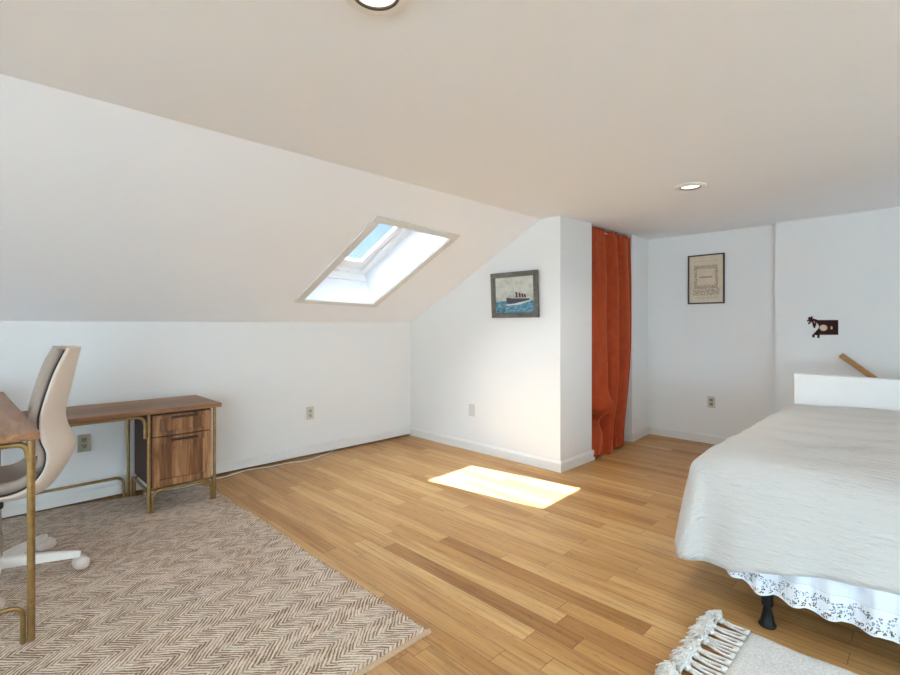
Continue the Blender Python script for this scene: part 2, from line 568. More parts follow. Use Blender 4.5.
tn = Vector((0, -math.cos(A), math.sin(A)))
nn = Vector((0, math.sin(A), math.cos(A)))
SKO = Vector((0, YL, ZK))
HX0, HX1, HS0, HS1 = 1.975, 2.685, 0.41, 1.49
DEEP = 0.385
def slope_mtx(side):
    if side > 0:
        return frame_mtx(SKO, Vector((1, 0, 0)), tn, nn)
    return frame_mtx(Vector((0, YR, ZK)), Vector((1, 0, 0)), Vector((0, math.cos(A), math.sin(A))), Vector((0, -math.sin(A), math.cos(A))))
TURN = R(-2.6)                        # the roof window sits slightly askew to the walls
def turn(t, hx0, hx1, hs0, hs1, ang):
    c = Vector(((hx0 + hx1) / 2, (hs0 + hs1) / 2, 0))
    bmesh.ops.rotate(t, cent=c, matrix=Matrix.Rotation(ang, 3, 'Z'), verts=t.verts)
def slab_with_hole(side, hx0, hx1, hs0, hs1, ang):
    t = NB()
    x0, x1, s0, s1 = XB - 0.2, XE, -0.35, SL + 0.16
    hole = [(hx0, hs0), (hx1, hs0), (hx1, hs1), (hx0, hs1)]
    c = Vector(((hx0 + hx1) / 2, (hs0 + hs1) / 2))
    hole = [c + Matrix.Rotation(ang, 2) @ (Vector(p) - c) for p in hole]
    out = [Vector(p) for p in ((x0, s0), (x1, s0), (x1, s1), (x0, s1))]
    L = []
    for n_ in (0.0, DEEP):
        L.append(([t.verts.new((*p, n_)) for p in out], [t.verts.new((*p, n_)) for p in hole]))
    for o_, h_ in L:
        for i in range(4):
            j = (i + 1) % 4
            t.faces.new((o_[i], o_[j], h_[j], h_[i]))
    for k in (0, 1):
        for i in range(4):
            j = (i + 1) % 4
            t.faces.new((L[0][k][i], L[0][k][j], L[1][k][j], L[1][k][i]))
    b = NB()
    join(b, t, slope_mtx(side))
    return b
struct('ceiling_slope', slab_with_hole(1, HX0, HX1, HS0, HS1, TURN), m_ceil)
struct('ceiling_slope_rear', slab_with_hole(-1, 0.4, 1.4, 0.45, 1.35, 0.0), m_ceil)  # opening added in the unseen slope to let light in

def roof_piece(t, hole, ang, side):
    turn(t, *hole, ang)
    bmesh.ops.transform(t, matrix=slope_mtx(side), verts=t.verts)
    return t
def ring(x0, x1, s0, s1, w, n0, n1, bev=0.0, wb=None, wx=None):
    wb = wb or w
    wx = wx or w
    t = NB()
    for a in ((x0, x1, s0, s0 + wb), (x0, x1, s1 - w, s1), (x0, x0 + wx, s0 + wb, s1 - w), (x1 - wx, x1, s0 + wb, s1 - w)):
        box(t, *a, n0, n1, bev)
    return t
HOLE = (HX0, HX1, HS0, HS1)
# casing round the opening
struct('trim_1', roof_piece(ring(HX0 - 0.062, HX1 + 0.072, HS0 - 0.055, HS1 + 0.055, 0.056, -0.014, 0.0, 0.003, wx=0.066), HOLE, TURN, 1), m_casing)
def roof_window(name, hole, ang, side):
    x0, x1, s0, s1 = hole[0] - 0.035, hole[1] - 0.035, hole[2], hole[3]
    def piece(t): return roof_piece(t, hole, ang, side)
    t = NB()
    n0, n1 = 0.300, DEEP + 0.004
    box(t, hole[0] - 0.01, x0 + 0.03, s0, s1, n0, n1, 0.003)
    box(t, x1 - 0.03, hole[1] + 0.01, s0, s1, n0, n1, 0.003)
    box(t, x0 + 0.03, x1 - 0.03, s0 - 0.01, s0 + 0.05, n0, n1, 0.003)
    box(t, x0 + 0.03, x1 - 0.03, s1 - 0.03, s1 + 0.01, n0, n1, 0.003)
    box(t, hole[0], hole[1], s0, s0 + 0.016, 0.225, n0 + 0.002, 0.003)
    w = tag(obj(name, piece(t), m_pvc, base=slope_mtx(side) @ Vector((x0, s0, 0.25))), kind='structure')
    obj('sash', piece(ring(x0 + 0.028, x1 - 0.028, s0 + 0.048, s1 - 0.028, 0.056, 0.335, 0.37, 0.006, wb=0.10)), m_pvc, w)
    t = NB()
    box(t, x0 + 0.08, x1 - 0.08, s0 + 0.144, s1 - 0.08, 0.352, 0.358)
    obj('pane', piece(t), m_glass, w)
roof_window('window_1', HOLE, TURN, 1)

TH = 0.12
def slope_z(y):
    return min(ZC, ZK + (YL - y) * math.tan(A), ZK + (y - YR) * math.tan(A))
bm = NB()
box(bm, XB - 0.2, XE, YL, YL + TH, 0.035, ZK + 0.05)
box(bm, XB - 0.2, XE, YL + TH, YL + TH + 0.1, -0.25, ZK + 0.05)
struct('wall_left', bm, m_wall)
bm = NB()
prism(bm, [(YC + 0.1, 0), (YL, 0), (YL, ZK + 0.01), (YB, ZC + 0.004), (YC + 0.1, ZC + 0.004)], 0, XG, XG + 0.1)
struct('wall_gable', bm, m_wall)
bm = NB()
box(bm, XG, 3.93, YC, YC + 0.1, 0, ZC + 0.03)
struct('wall_closet', bm, m_wall)
bm = NB()
prism(bm, [(4.838, YC + 0.045), (XA + 0.02, YC + 0.087), (XA + 0.02, YC + 0.19), (4.838, YC + 0.145)], 2, 0, ZC + 0.05)
struct('wall_closet_end', bm, m_wall)
bm = NB()
box(bm, XA, XE, 1.04, YL + 0.1, 0, ZCE + 0.02)
struct('wall_alcove', bm, m_wall)
bm = NB()
prism(bm, [(YR, -2.6), (1.04, -2.6), (1.04, ZCE + 0.02), (YR + (YL - YB), ZCE + 0.02), (YR, ZK)], 0, XR, XE)
struct('wall_right', bm, m_wall)
bm = NB()
box(bm, XB - 0.2, XE, YR - TH, YR, -0.1, ZK + 0.05)
struct('wall_far', bm, m_wall)
# gable behind the camera, with an opening added for the fill light
WY0, WY1, WZ0, WZ1 = 1.15, 3.25, 0.34, 1.56
bm = NB()
prism(bm, [(YR, 0), (WY0, 0), (WY0, ZC + .01), (YR + (YL - YB), ZC + .01), (YR, ZK)], 0, XB - 0.12, XB)
prism(bm, [(WY1, 0), (YL, 0), (YL, ZK), (WY1, slope_z(WY1) + .01)], 0, XB - 0.12, XB)
box(bm, XB - 0.12, XB, WY0, WY1, 0, WZ0)
prism(bm, [(WY0, WZ1), (WY1, WZ1), (WY1, slope_z(WY1) + .01), (YB, ZC + .01), (WY0, ZC + .01)], 0, XB - 0.12, XB)
struct('wall_back', bm, m_wall)
bm = NB()
for a in ((WY0, WY1, WZ0, WZ0 + .06), (WY0, WY1, WZ1 - .06, WZ1), (WY0, WY0 + .06, WZ0 + .06, WZ1 - .06), (WY1 - .06, WY1, WZ0 + .06, WZ1 - .06)):
    box(bm, XB - 0.05, XB + 0.015, *a, 0.004)
struct('added_window_frame', bm, m_pvc)  # frame of the unseen window added behind the camera
bm = NB()
for a in ((-4.4, -1.6, 0.2, 0.26), (-4.4, -1.6, 0.99, 1.05), (-4.4, -4.34, 0.26, 0.99), (-1.66, -1.6, 0.26, 0.99)):
    box(bm, a[0], a[1], YR, YR + 0.03, a[2], a[3], 0.004)
struct('added_fill_frame', bm, m_pvc)  # frame added by the ceiling fill light, on solid wall
# stair guard and the stairwell behind it
bm = NB()
box(bm, 4.22, 4.32, YR, 0.722, -2.6, 0.847, 0.004)
struct('wall_stair', bm, m_wall)
bm = NB()
box(bm, 4.32, XR, 0.50, 0.6, -2.6, -0.2)
struct('wall_stairwell', bm, m_wall)
bm = NB()
for k in range(12):
    box(bm, 4.32, XR, 0.5 - 0.26 * (k + 1), 0.5 - 0.26 * k + 0.02, -0.19 * (k + 1) - 0.04, -0.19 * (k + 1))
    box(bm, 4.32, XR, 0.5 - 0.26 * (k + 1), 0.5 - 0.26 * (k + 1) + 0.02, -0.19 * (k + 2), -0.19 * (k + 1) - 0.04)
struct('stairs_floor', bm, m_floor)
bm = NB()
box(bm, 4.2, XE, YR - 0.1, 0.6, -2.65, -2.6)
struct('stairwell_floor', bm, m_floor)

# baseboards (a plain board with a thinner moulded lip on top)
def board(name, p0, p1, nrm, h=0.088, t=0.014, z0=0.0):
    p0, p1, nrm = Vector((*p0, 0)), Vector((*p1, 0)), Vector((*nrm, 0))
    prof = [(0, z0), (t, z0), (t, h - 0.018), (t * 0.75, h - 0.012), (t * 0.45, h - 0.004), (t * 0.4, h), (0, h)]
    b = NB()
    A_ = [b.verts.new(p0 + nrm * d + Vector((0, 0, z))) for d, z in prof]
    B_ = [b.verts.new(p1 + nrm * d + Vector((0, 0, z))) for d, z in prof]
    b.faces.new(A_)
    b.faces.new(B_[::-1])
    for i in range(len(prof)):
        j = (i + 1) % len(prof)
        b.faces.new((A_[i], B_[i], B_[j], A_[j]))
    struct(name, b, m_trim)
board('baseboard_left', (XB, YL), (XG, YL), (0, -1), 0.100, 0.014, 0.019)
board('baseboard_gable', (XG, YC - 0.014), (XG, YL), (-1, 0))
board('baseboard_closet', (XG, YC), (3.962, YC), (0, -1))
board('baseboard_closet_end', (4.838, YC + 0.045), (XA, YC + 0.086), (0.083, -0.996))
board('baseboard_jamb', (4.838, YC + 0.031), (4.838, YC + 0.145), (-1, 0))
board('baseboard_alcove', (XA, 1.04), (XA, YC + 0.086), (-1, 0), 0.092)
board('baseboard_right', (XR, 0.5), (XR, 1.04), (-1, 0), 0.092)

# ------------------------------------------------------------------ recessed ceiling lights
def downlight(x, y, label):
    t = thing('recessed_ceiling_light', label, 'ceiling light', (x, y, ZC - 0.012), 'recessed lights along the ceiling')
    b = NB()
    lathe(b, [(0.092, ZC), (0.091, ZC - 0.006), (0.080, ZC - 0.011), (0.064, ZC - 0.008), (0.064, ZC)], (x, y, 0), 40)
    obj('trim_ring', b, m_ringw, t, True, 40)
    b = NB()
    lathe(b, [(0.064, ZC - 0.008), (0.061, ZC - 0.010), (0.056, ZC - 0.008), (0.056, ZC - 0.001)], (x, y, 0), 40)
    obj('baffle', b, m_ringd, t, True, 40)
    b = NB()
    lathe(b, [(0.056, ZC - 0.003), (0.045, ZC - 0.006), (0.0, ZC - 0.008)], (x, y, 0), 40)
    obj('lens', b, m_bulb, t, True)
    light('downlight_beam', 'SPOT', (x, y, ZC - 0.03), (0, 0, -1), 10, (1.0, 0.95, 0.88), spot_size=R(150), spot_blend=0.8, shadow_soft_size=0.05)
downlight(0.775, 1.06, 'large round recessed light cut off by the top edge of the view')
downlight(3.29, 1.115, 'small round recessed light in the ceiling in front of the rust curtain')

# ------------------------------------------------------------------ big chevron rug
RX0, RX1, RY0, RY1, RZ = -2.3, 1.272, 1.385, 4.015, 0.011
def rug_z(x, y):
    return RZ + 0.0010 * math.sin(3.1 * x + 1.7 * y) + 0.0006 * math.sin(9 * y + 2 * x)
def rug_mesh():
    b = NB()
    NX, NY = 200, 340
    rn = [random.uniform(-1, 1) for _ in range(NY + 1)]
    def f(u, v):
        xu = RX0 + (RX1 - RX0) * (u ** 0.8)
        y = RY0 + 0.013 + (RY1 - 0.14 * min(1, max(0, (xu - 0.5) / 0.6)) - RY0 - 0.013) * v
        j = int(round(v * NY))
        xe = RX1 + 0.004 * rn[j] + 0.004 * (1 if j % 2 else -1) - 0.06 * max(0, (v - 0.93) / 0.07) ** 2 + 0.006 * math.sin(5 * y)
        x = RX0 + (xe - RX0) * (u ** 0.8)
        z = rug_z(x, y)
        if u > 0.999:
            z = 0.003
        return (x, y - 0.0 , z)
    vs = grid(b, f, NX, NY)
    return b
rug = thing('area_rug', 'large beige and brown chevron woven rug under the desk and chair', 'rug', (0, 2.6, 0))
obj('weave', rug_mesh(), m_rug, rug, True)
b = NB()
for k in range(60):
    x0, x1 = RX0 + (RX1 + 0.006 - RX0) * k / 60, RX0 + (RX1 + 0.006 - RX0) * (k + 1) / 60
    pass
grid(b, lambda u, v: (RX0 + (RX1 + 0.008 - RX0) * u, RY0 + 0.016 * v + 0.003 * math.sin(7 * u), [0.001, 0.012, 0.0135, 0.012][int(round(v * 3))]), 60, 3)
obj('binding', b, m_bind, rug, True)

# ------------------------------------------------------------------ main desk (taller wing on the left)
DZ = 0.80
desk = thing('writing_desk', 'tall walnut desk with brass legs cut off at the left edge', 'desk', (-0.2, 3.1, 0))
b = NB()
prism(b, [(-0.62, 2.376), (0.193, 2.376), (0.15, 3.95), (-0.62, 3.95)], 2, DZ - 0.03, DZ, 0.003)
obj('desktop', b, m_wal_y, desk)
LR = 0.0125
def leg(x, y, top, parent, r=LR, foot=True, z0=0.0145):
    b = NB()
    tube(b, [(x, y, z0), (x, y, top)], r, 14)
    return obj('leg', b, m_brass, parent, True, 50)
for x, y in ((0.168, 2.40), (-0.58, 2.40), (0.125, 3.90), (-0.58, 3.90)):
    leg(x, y, DZ - 0.03, desk)
for y, xr in ((2.40, 0.168), (3.90, 0.125)):
    b = NB()
    tube(b, round_path([(xr - 0.004, y + 0.001, 0.69), (xr - 0.014, y + 0.001, DZ - 0.043), (-0.568, y + 0.001, DZ - 0.043), (-0.58, y + 0.001, 0.69)], 0.07, 8), 0.011, 12)
    obj('upper_rail', b, m_brass, desk, True, 50)
    b = NB()
    tube(b, round_path([(xr - 0.023, y, 0.0145), (xr - 0.023, y, 0.155), (-0.558, y, 0.155), (-0.558, y, 0.0145)], 0.045, 8), 0.009, 12)
    obj('lower_rail', b, m_brass, desk, True, 50)
b = NB()
box(b, 0.115, 0.145, 2.42, 3.88, DZ - 0.05, DZ - 0.03)
obj('side_rail', b, m_brass, desk)

# ------------------------------------------------------------------ lower return with drawer and door
ret = thing('desk_return', 'low walnut desk return with drawer cabinet along the white knee wall', 'desk', (1.0, 3.7, 0))
TZ = 0.668
b = NB()
box(b, 0.19, 1.232, 3.452, 3.985, TZ - 0.028, TZ, 0.003)
obj('desktop', b, m_wal_x, ret)
FY, BY = 3.488, 3.955
CX0, CX1 = 0.822, 1.178
for x, y in ((0.805, FY), (1.196, FY), (0.788, BY), (1.196, BY)):
    leg(x, y, TZ - 0.028, ret, 0.0105)
for y in (FY, BY):
    b = NB()
    tube(b, round_path([(0.826, y, 0.0145), (0.826, y, 0.150), (1.175, y, 0.150), (1.175, y, 0.0145)], 0.05, 8), 0.009, 12)
    obj('lower_rail', b, m_brass, ret, True, 50)
for x in (0.805, 1.196):
    b = NB()
    tube(b, round_path([(x, FY + 0.022, 0.0145), (x, FY + 0.022, 0.150), (x, BY - 0.022, 0.150), (x, BY - 0.022, 0.0145)], 0.05, 8), 0.009, 12)
    obj('lower_rail', b, m_brass, ret, True, 50)
b = NB()
tube(b, round_path([(0.22, BY, 0.152), (0.760, BY, 0.152), (0.764, BY, 0.0145)], 0.05, 8), 0.0095, 12)
obj('back_stretcher', b, m_brass, ret, True, 50)
b = NB()
tube(b, round_path([(0.22, FY - 0.004, TZ - 0.040), (0.782, FY - 0.004, TZ - 0.040), (0.782, FY - 0.004, 0.49)], 0.055, 8), 0.0095, 12)
obj('front_arch', b, m_brass, ret, True, 50)
b = NB()
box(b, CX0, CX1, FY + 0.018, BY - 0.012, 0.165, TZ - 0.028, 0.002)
obj('cabinet_body', b, m_wal_shaded, ret)
b = NB()
box(b, 0.76, 0.795, 3.86, 3.90, TZ - 0.075, TZ - 0.028)
obj('bracket', b, m_blackpl, ret)
def shaker(z0, z1, stile, rail):
    b = NB()
    y0, y1 = FY - 0.006, FY + 0.017
    x0, x1 = CX0 + 0.002, CX1 - 0.002
    box(b, x0, x0 + stile, y0, y1, z0, z1, 0.0012, 1)
    box(b, x1 - stile, x1, y0, y1, z0, z1, 0.0012, 1)
    box(b, x0 + stile, x1 - stile, y0, y1, z0, z0 + rail, 0.0012, 1)
    box(b, x0 + stile, x1 - stile, y0, y1, z1 - rail, z1, 0.0012, 1)
    box(b, x0 + stile, x1 - stile, y0 + 0.015, y1, z0 + rail, z1 - rail)
    return b
def handle(z, parent):
    b = NB()
    y = FY - 0.028
    box(b, 0.925, 1.085, y, y + 0.010, z - 0.008, z + 0.008, 0.003)
    box(b, 0.940, 0.952, y + 0.009, FY - 0.005, z - 0.004, z + 0.004)
    box(b, 1.058, 1.070, y + 0.009, FY - 0.005, z - 0.004, z + 0.004)
    return obj('handle', b, m_handle, parent)
dr = obj('drawer', shaker(0.491, 0.625, 0.040, 0.026), m_wal_z, ret)
handle(0.606, dr)
do = obj('door', shaker(0.166, 0.484, 0.040, 0.045), m_wal_z, ret)
handle(0.462, do)

# ------------------------------------------------------------------ office chair
CXc, CYc = 0.085, 3.05
chair = thing('office_chair', 'cream shell swivel chair with taupe pads and white star base', 'chair', (CXc, CYc, 0))
SPINE = [(0, (-0.13, 0.44)), (0.09, (0.05, 0.415)), (0.20, (0.20, 0.402)), (0.29, (0.285, 0.438)), (0.40, (0.350, 0.535)), (0.48, (0.377, 0.608)), (0.54, (0.370, 0.660)),
         (0.62, (0.346, 0.728)), (0.70, (0.342, 0.800)), (0.87, (0.375, 0.967)), (1.0, (0.400, 1.092))]
EDGE = [(0, (-0.13, 0.470)), (0.09, (0.02, 0.455)), (0.20, (0.13, 0.455)), (0.29, (0.20, 0.487)), (0.40, (0.242, 0.548)), (0.48, (0.250, 0.620)), (0.54, (0.232, 0.680)),
        (0.64, (0.226, 0.755)), (0.71, (0.234, 0.820)), (0.87, (0.275, 0.972)), (1.0, (0.325, 1.094))]
def shell_pt(v, w, hw=0.208, push=0.0, lift=0.0):
    s, e = interp(SPINE, v), interp(EDGE, v)
    s, e = s - Vector((0.006, 0)), e + Vector((0.010, 0))
    k = abs(w) ** 2.3
    p = s * (1 - k) + e * k
    q = interp(SPINE, min(1, v + 0.02)) - interp(SPINE, max(0, v - 0.02))
    n = Vector((-q.y, q.x)).normalized()
    half = hw * (1.0 - 0.10 * max(0, (v - 0.75) / 0.25) ** 2)
    dx, dy = p.x + n.x * push - CXc, half * w
    c, q = math.cos(R(-3)), math.sin(R(-3))               # the seat is swivelled a little on its base
    return Vector((CXc + 0.004 + c * dx - q * dy, CYc + q * dx + c * dy, p.y + n.y * push + lift))
b = NB()
grid(b, lambda u, v: shell_pt(u, 2 * v - 1), 60, 28)
sh = obj('shell', b, m_shell, chair, True)
solidify(sh, 0.010)
def pad(v0, v1, hw, p0, p1):
    b = NB()
    def f(u, v, side):
        w = 2 * v - 1
        e = min(1.0, min(u, 1 - u) * 9) ** 0.5 * min(1.0, (1 - abs(w)) * 6 + 0.0) ** 0.5
        mid = (p0 + p1) / 2
        push = mid + side * (p1 - p0) / 2 * e
        return shell_pt(v0 + (v1 - v0) * u, w, hw, push)
    grid(b, lambda u, v: f(u, v, 1), 48, 26)
    grid(b, lambda u, v: f(u, v, -1), 48, 26)
    bmesh.ops.remove_doubles(b, verts=b.verts, dist=1e-4)
    return b
obj('back_pad', pad(0.37, 0.985, 0.196, 0.012, 0.058), m_pad, chair, True)
obj('seat_cushion', pad(0.0, 0.355, 0.200, 0.012, 0.075), m_pad, chair, True)
b = NB()
grid(b, lambda u, v: shell_pt(0.02 + 0.96 * u, 2 * v - 1, 0.200, 0.0075), 60, 24)
solidify(obj('gap_shade', b, m_gap_shade, chair, True), 0.008)  # dark sheet standing for shade between shell and pads
b = NB()
lathe(b, [(0.0, 0.40), (0.026, 0.40), (0.026, 0.24), (0.030, 0.24), (0.030, 0.10)], (CXc, CYc, 0), 20)
obj('gas_column', b, m_chrome, chair, True, 40)
b = NB()
box(b, CXc - 0.10, CXc + 0.03, CYc - 0.07, CYc + 0.07, 0.365, 0.40, 0.01)
obj('tilt_mechanism', b, m_blackpl, chair, True, 40)
b = NB()
lathe(b, [(0.0, 0.135), (0.045, 0.132), (0.050, 0.115), (0.050, 0.085), (0.0, 0.080)], (CXc, CYc, 0), 24)
obj('hub', b, m_base, chair, True, 40)
for k in range(5):
    a = R(-21 + 72 * k)
    d = Vector((math.cos(a), math.sin(a), 0))
    n = Vector((-d.y, d.x, 0))
    b = NB()
    c0 = Vector((CXc, CYc, 0))
    sec = []
    for q, (w, z0, z1) in zip((0.035, 0.12, 0.22, 0.315, 0.325), ((0.026, 0.085, 0.128), (0.022, 0.083, 0.124), (0.019, 0.080, 0.116), (0.015, 0.078, 0.106), (0.011, 0.080, 0.102))):
        p = c0 + d * q
        sec.append([b.verts.new(p + n * s_ + Vector((0, 0, z))) for s_, z in ((-w, z0), (w, z0), (w, z1 - 0.006), (w * 0.6, z1), (-w * 0.6, z1), (-w, z1 - 0.006))])
    for i in range(4):
        for j in range(6):
            b.faces.new((sec[i][j], sec[i][(j + 1) % 6], sec[i + 1][(j + 1) % 6], sec[i + 1][j]))
    b.faces.new(sec[0])
    b.faces.new(sec[-1])
    obj('base_arm', b, m_base, chair, True, 40)
    cst = CXc + d.x * 0.326, CYc + d.y * 0.326
    b = NB()
    sn = Vector((-math.sin(a + 0.6), math.cos(a + 0.6), 0))
    for s_ in (-1, 1):
        ball(b, (cst[0] + sn.x * 0.011 * s_, cst[1] + sn.y * 0.011 * s_, 0.047), 0.033, u=18, v=12)
    tube(b, [(cst[0], cst[1], 0.06), (cst[0], cst[1], 0.082)], 0.008, 10)
    obj('caster', b, m_caster, chair, True)

# ------------------------------------------------------------------ bed
BX0, BX1, BY0, BY1 = 2.25, 4.19, -0.95, 0.765
bed = thing('bed', 'bed with black steel frame leg under the white bedspread', 'bed', (3.2, -0.1, 0))
b = NB()
box(b, BX0 + 0.03, BX1, BY0, BY1 - 0.03, 0.38, 0.60, 0.08, 4)
obj('mattress', b, m_mattress, bed, True, 60)
b = NB()
box(b, BX0 + 0.01, BX1, BY0, BY1 - 0.01, 0.215, 0.38, 0.02, 3)
obj('box_spring', b, m_box, bed, True, 60)
b = NB()
for y in (BY0 + 0.02, BY1 - 0.02):
    box(b, BX0 + 0.03, BX1, y - 0.02, y + 0.02, 0.175, 0.18)
    box(b, BX0 + 0.03, BX1, y - 0.02 if y < 0 else y + 0.017, y - 0.017 if y < 0 else y + 0.02, 0.175, 0.215)
for x in (BX0 + 0.045, 3.2, BX1 - 0.05):
    box(b, x - 0.02, x + 0.02, BY0, BY1, 0.172, 0.210, 0.003)
obj('steel_frame', b, m_black, bed)
for x in (2.262, 3.9):
    for y in (0.475, -0.72):
        b = NB()
        lathe(b, [(0.0, 0.001), (0.030, 0.001), (0.032, 0.006), (0.028, 0.0145), (0.017, 0.020)], (x, y, 0), 20)
        lathe(b, [(0.027, 0.014), (0.024, 0.022), (0.014, 0.078), (0.016, 0.082), (0.021, 0.084), (0.021, 0.175), (0.0, 0.175)], (x, y, 0), 20)
        obj('leg', b, m_black, bed, True, 40)

# bed skirt: gathered cloth with a lace hem along foot and left side
sk = thing('bed_skirt', 'pale blue-white gathered bed skirt with eyelet lace hem under the bedspread', 'bed skirt', (2.24, -0.2, 0.14))
def skirt_pt(t, v):
    """t: metres along the hem from the foot corner; v: 0 at the hem, 1 at the box spring"""
    y = 0.66 - t
    gather = math.sin(t * 2 * math.pi / 0.105 + 0.8 * math.sin(t * 9)) * 0.017 + math.sin(t * 29 + 1) * 0.008
    lift = 0.078 * max(0.0, 1 - t / 0.20) ** 1.3
    scal = 0.010 * abs(math.sin(math.pi * t / 0.105))
    z0 = 0.137 + lift - scal + 0.006 * math.sin(t * 7)
    z = z0 + (0.345 - z0) * v
    return Vector((2.238 - (1 - v) * 0.016 + gather * (1 - v * 0.8), y, z))
LV = 0.42
b = NB()
NT = 320
grid(b, lambda u, v: skirt_pt(u * 1.5, LV + (1 - LV) * v), NT, 8)
obj('gathered_cloth', b, m_skirt, sk, True)
b = NB()
grid(b, lambda u, v: skirt_pt(u * 1.5, LV * v) + Vector((-0.0015, 0, 0)), NT, 6, lambda u, v: (u * 1.5, v * 0.088))
obj('lace_hem', b, m_lace, sk, True)
b = NB()
grid(b, lambda u, v: skirt_pt(u * 1.5, 0.10 + 0.9 * v) + Vector((0.014, 0, 0)), 160, 6)
obj('hole_shade_sheet', b, m_hole_shade, sk, True)  # sheet added behind the lace so its holes look shaded

# bedspread
TOPZ = 0.655
def spread_mesh():
    b = NB()
    lay = b.loops.layers.uv.verify()
    cr = 0.10                                            # corner radius in plan
    ex0, ey1 = BX0 - 0.005, BY1 + 0.03
                   # top edges of the covered mattress
    path = []                                            # (point, outward normal, corner weight, cloth coordinate)
    N1, N2, N3 = 70, 22, 80
    for i in range(N1):
        x = BX1 + 0.02 - (BX1 + 0.02 - (ex0 + cr)) * i / N1
        path.append((Vector((x, ey1)), Vector((0, 1)), 0.0))
    for i in range(N2):
        a = math.pi / 2 * i / N2
        n = Vector((-math.sin(a), math.cos(a)))
        path.append((Vector((ex0 + cr, ey1 - cr)) + n * cr, n, math.sin(2 * a)))
    for i in range(N3 + 1):
        y = ey1 - cr - (ey1 - cr - (BY0 - 0.05)) * i / N3
        path.append((Vector((ex0, y)), Vector((-1, 0)), 0.0))
    INN = 0.62
    rs = [(-INN, 0)] + [(-INN + 0.52 * k / 12, 0) for k in range(1, 13)]
    rows = []
    NP = 44
    for idx, (p, n, cw) in enumerate(path):
        col = []
        # nearness to the corner along the two sides, for the longer drop and the flare
        dist = 0.0
        if idx < N1: dist = p.x - (ex0 + cr)
        elif idx > N1 + N2: dist = (ey1 - cr) - p.y
        near = math.exp(-(dist / 0.30) ** 2) if dist > 0 else 1.0
        left = 1.0 if idx < N1 else (0.0 if idx > N1 + N2 else 1 - (idx - N1) / N2)
        drop = 0.282 + 0.095 * near + 0.06 * left * (1 - near)
        flare = 0.035 + 0.025 * near + 0.015 * left
        for k in range(NP + 1):
            t = k / NP
            L = INN + drop + 0.02
            s = L * t - INN                               # distance over the edge line (negative: on the top)
            r = 0.11
            arc = r * math.pi / 2
            if s < -r:
                off, z = s, TOPZ
            elif s < -r + arc:
                a = (s + r) / r
                off, z = -r + r * math.sin(a), TOPZ - r * (1 - math.cos(a))
            else:
                d = s + r - arc
                off, z = flare * (max(0, d) / drop) ** 0.85, TOPZ - r - d
            crown = 0.018 * (1 - min(1, max(0, -s) / INN) )
            z -= crown if s < 0 else 0.018
            # soft hanging folds
            dd = max(0.0, s) / drop
            ph = idx * 0.19
            fold = dd * (0.010 * math.sin(ph * 1.3 + 0.7) + 0.007 * math.sin(ph * 2.9 + 2 * math.sin(ph * 0.3)) + 0.018 * near * math.sin(ph * 2.0 + 1.0))
            if s < 0:
                c = p - n * INN                           # inner end, kept inside the middle rectangle
                c = Vector((max(c.x, ex0 + INN), min(c.y, ey1 - INN)))
                q = c.lerp(p, 1 + off / INN)
            else:
                q = p + n * (off + fold)
            wob = 0.0035 * math.sin(q.x * 23 + 3 * math.sin(q.y * 4)) + 0.003 * math.sin(q.y * 11 + q.x * 7)
            # cloth coordinates: u across the bed, v along it
            if idx <= N1: uv = (p.y + s, p.x)
            elif idx < N1 + N2: uv = (p.y + n.y * s, p.x - (-n.x) * s)
            else: uv = (p.y, p.x - s)
            col.append((b.verts.new((q.x, q.y, z + wob * (1 if s < 0.05 else 0.3))), uv))
        rows.append(col)
    for i in range(len(rows) - 1):
        for k in range(NP):
            q = (rows[i][k], rows[i + 1][k], rows[i + 1][k + 1], rows[i][k + 1])
            if len({tuple(round(c, 5) for c in v.co) for v, _ in q}) < 3:
                continue
            f = b.faces.new([v for v, _ in q])
            for lp, (_, uv) in zip(f.loops, q):
                lp[lay].uv = uv
    # middle of the top, on the same lines as the rows that end at its edge
    xs = [p.x for p, n, c in path[:N1 + 1] if p.x > ex0 + INN + 0.003] + [ex0 + INN]
    ys = [ey1 - INN] + [p.y for p, n, c in path[N1 + N2:] if p.y < ey1 - INN - 0.003]
    V = []
    for x in xs:
        V.append([])
        for y in ys:
            wob = 0.0035 * math.sin(x * 23 + 3 * math.sin(y * 4)) + 0.003 * math.sin(y * 11 + x * 7)
            V[-1].append(b.verts.new((x, y, TOPZ + wob)))
    for i in range(len(xs) - 1):
        for j in range(len(ys) - 1):
            f = b.faces.new((V[i][j], V[i + 1][j], V[i + 1][j + 1], V[i][j + 1]))
            for lp in f.loops:
                lp[lay].uv = (lp.vert.co.y, lp.vert.co.x)
    bmesh.ops.remove_doubles(b, verts=b.verts, dist=0.0015)
    return b
sp = tag(obj('bedspread', spread_mesh(), m_spread, None, True), 'white puckered bedspread draped over the bed', 'bedspread')
solidify(sp, 0.008, -1)

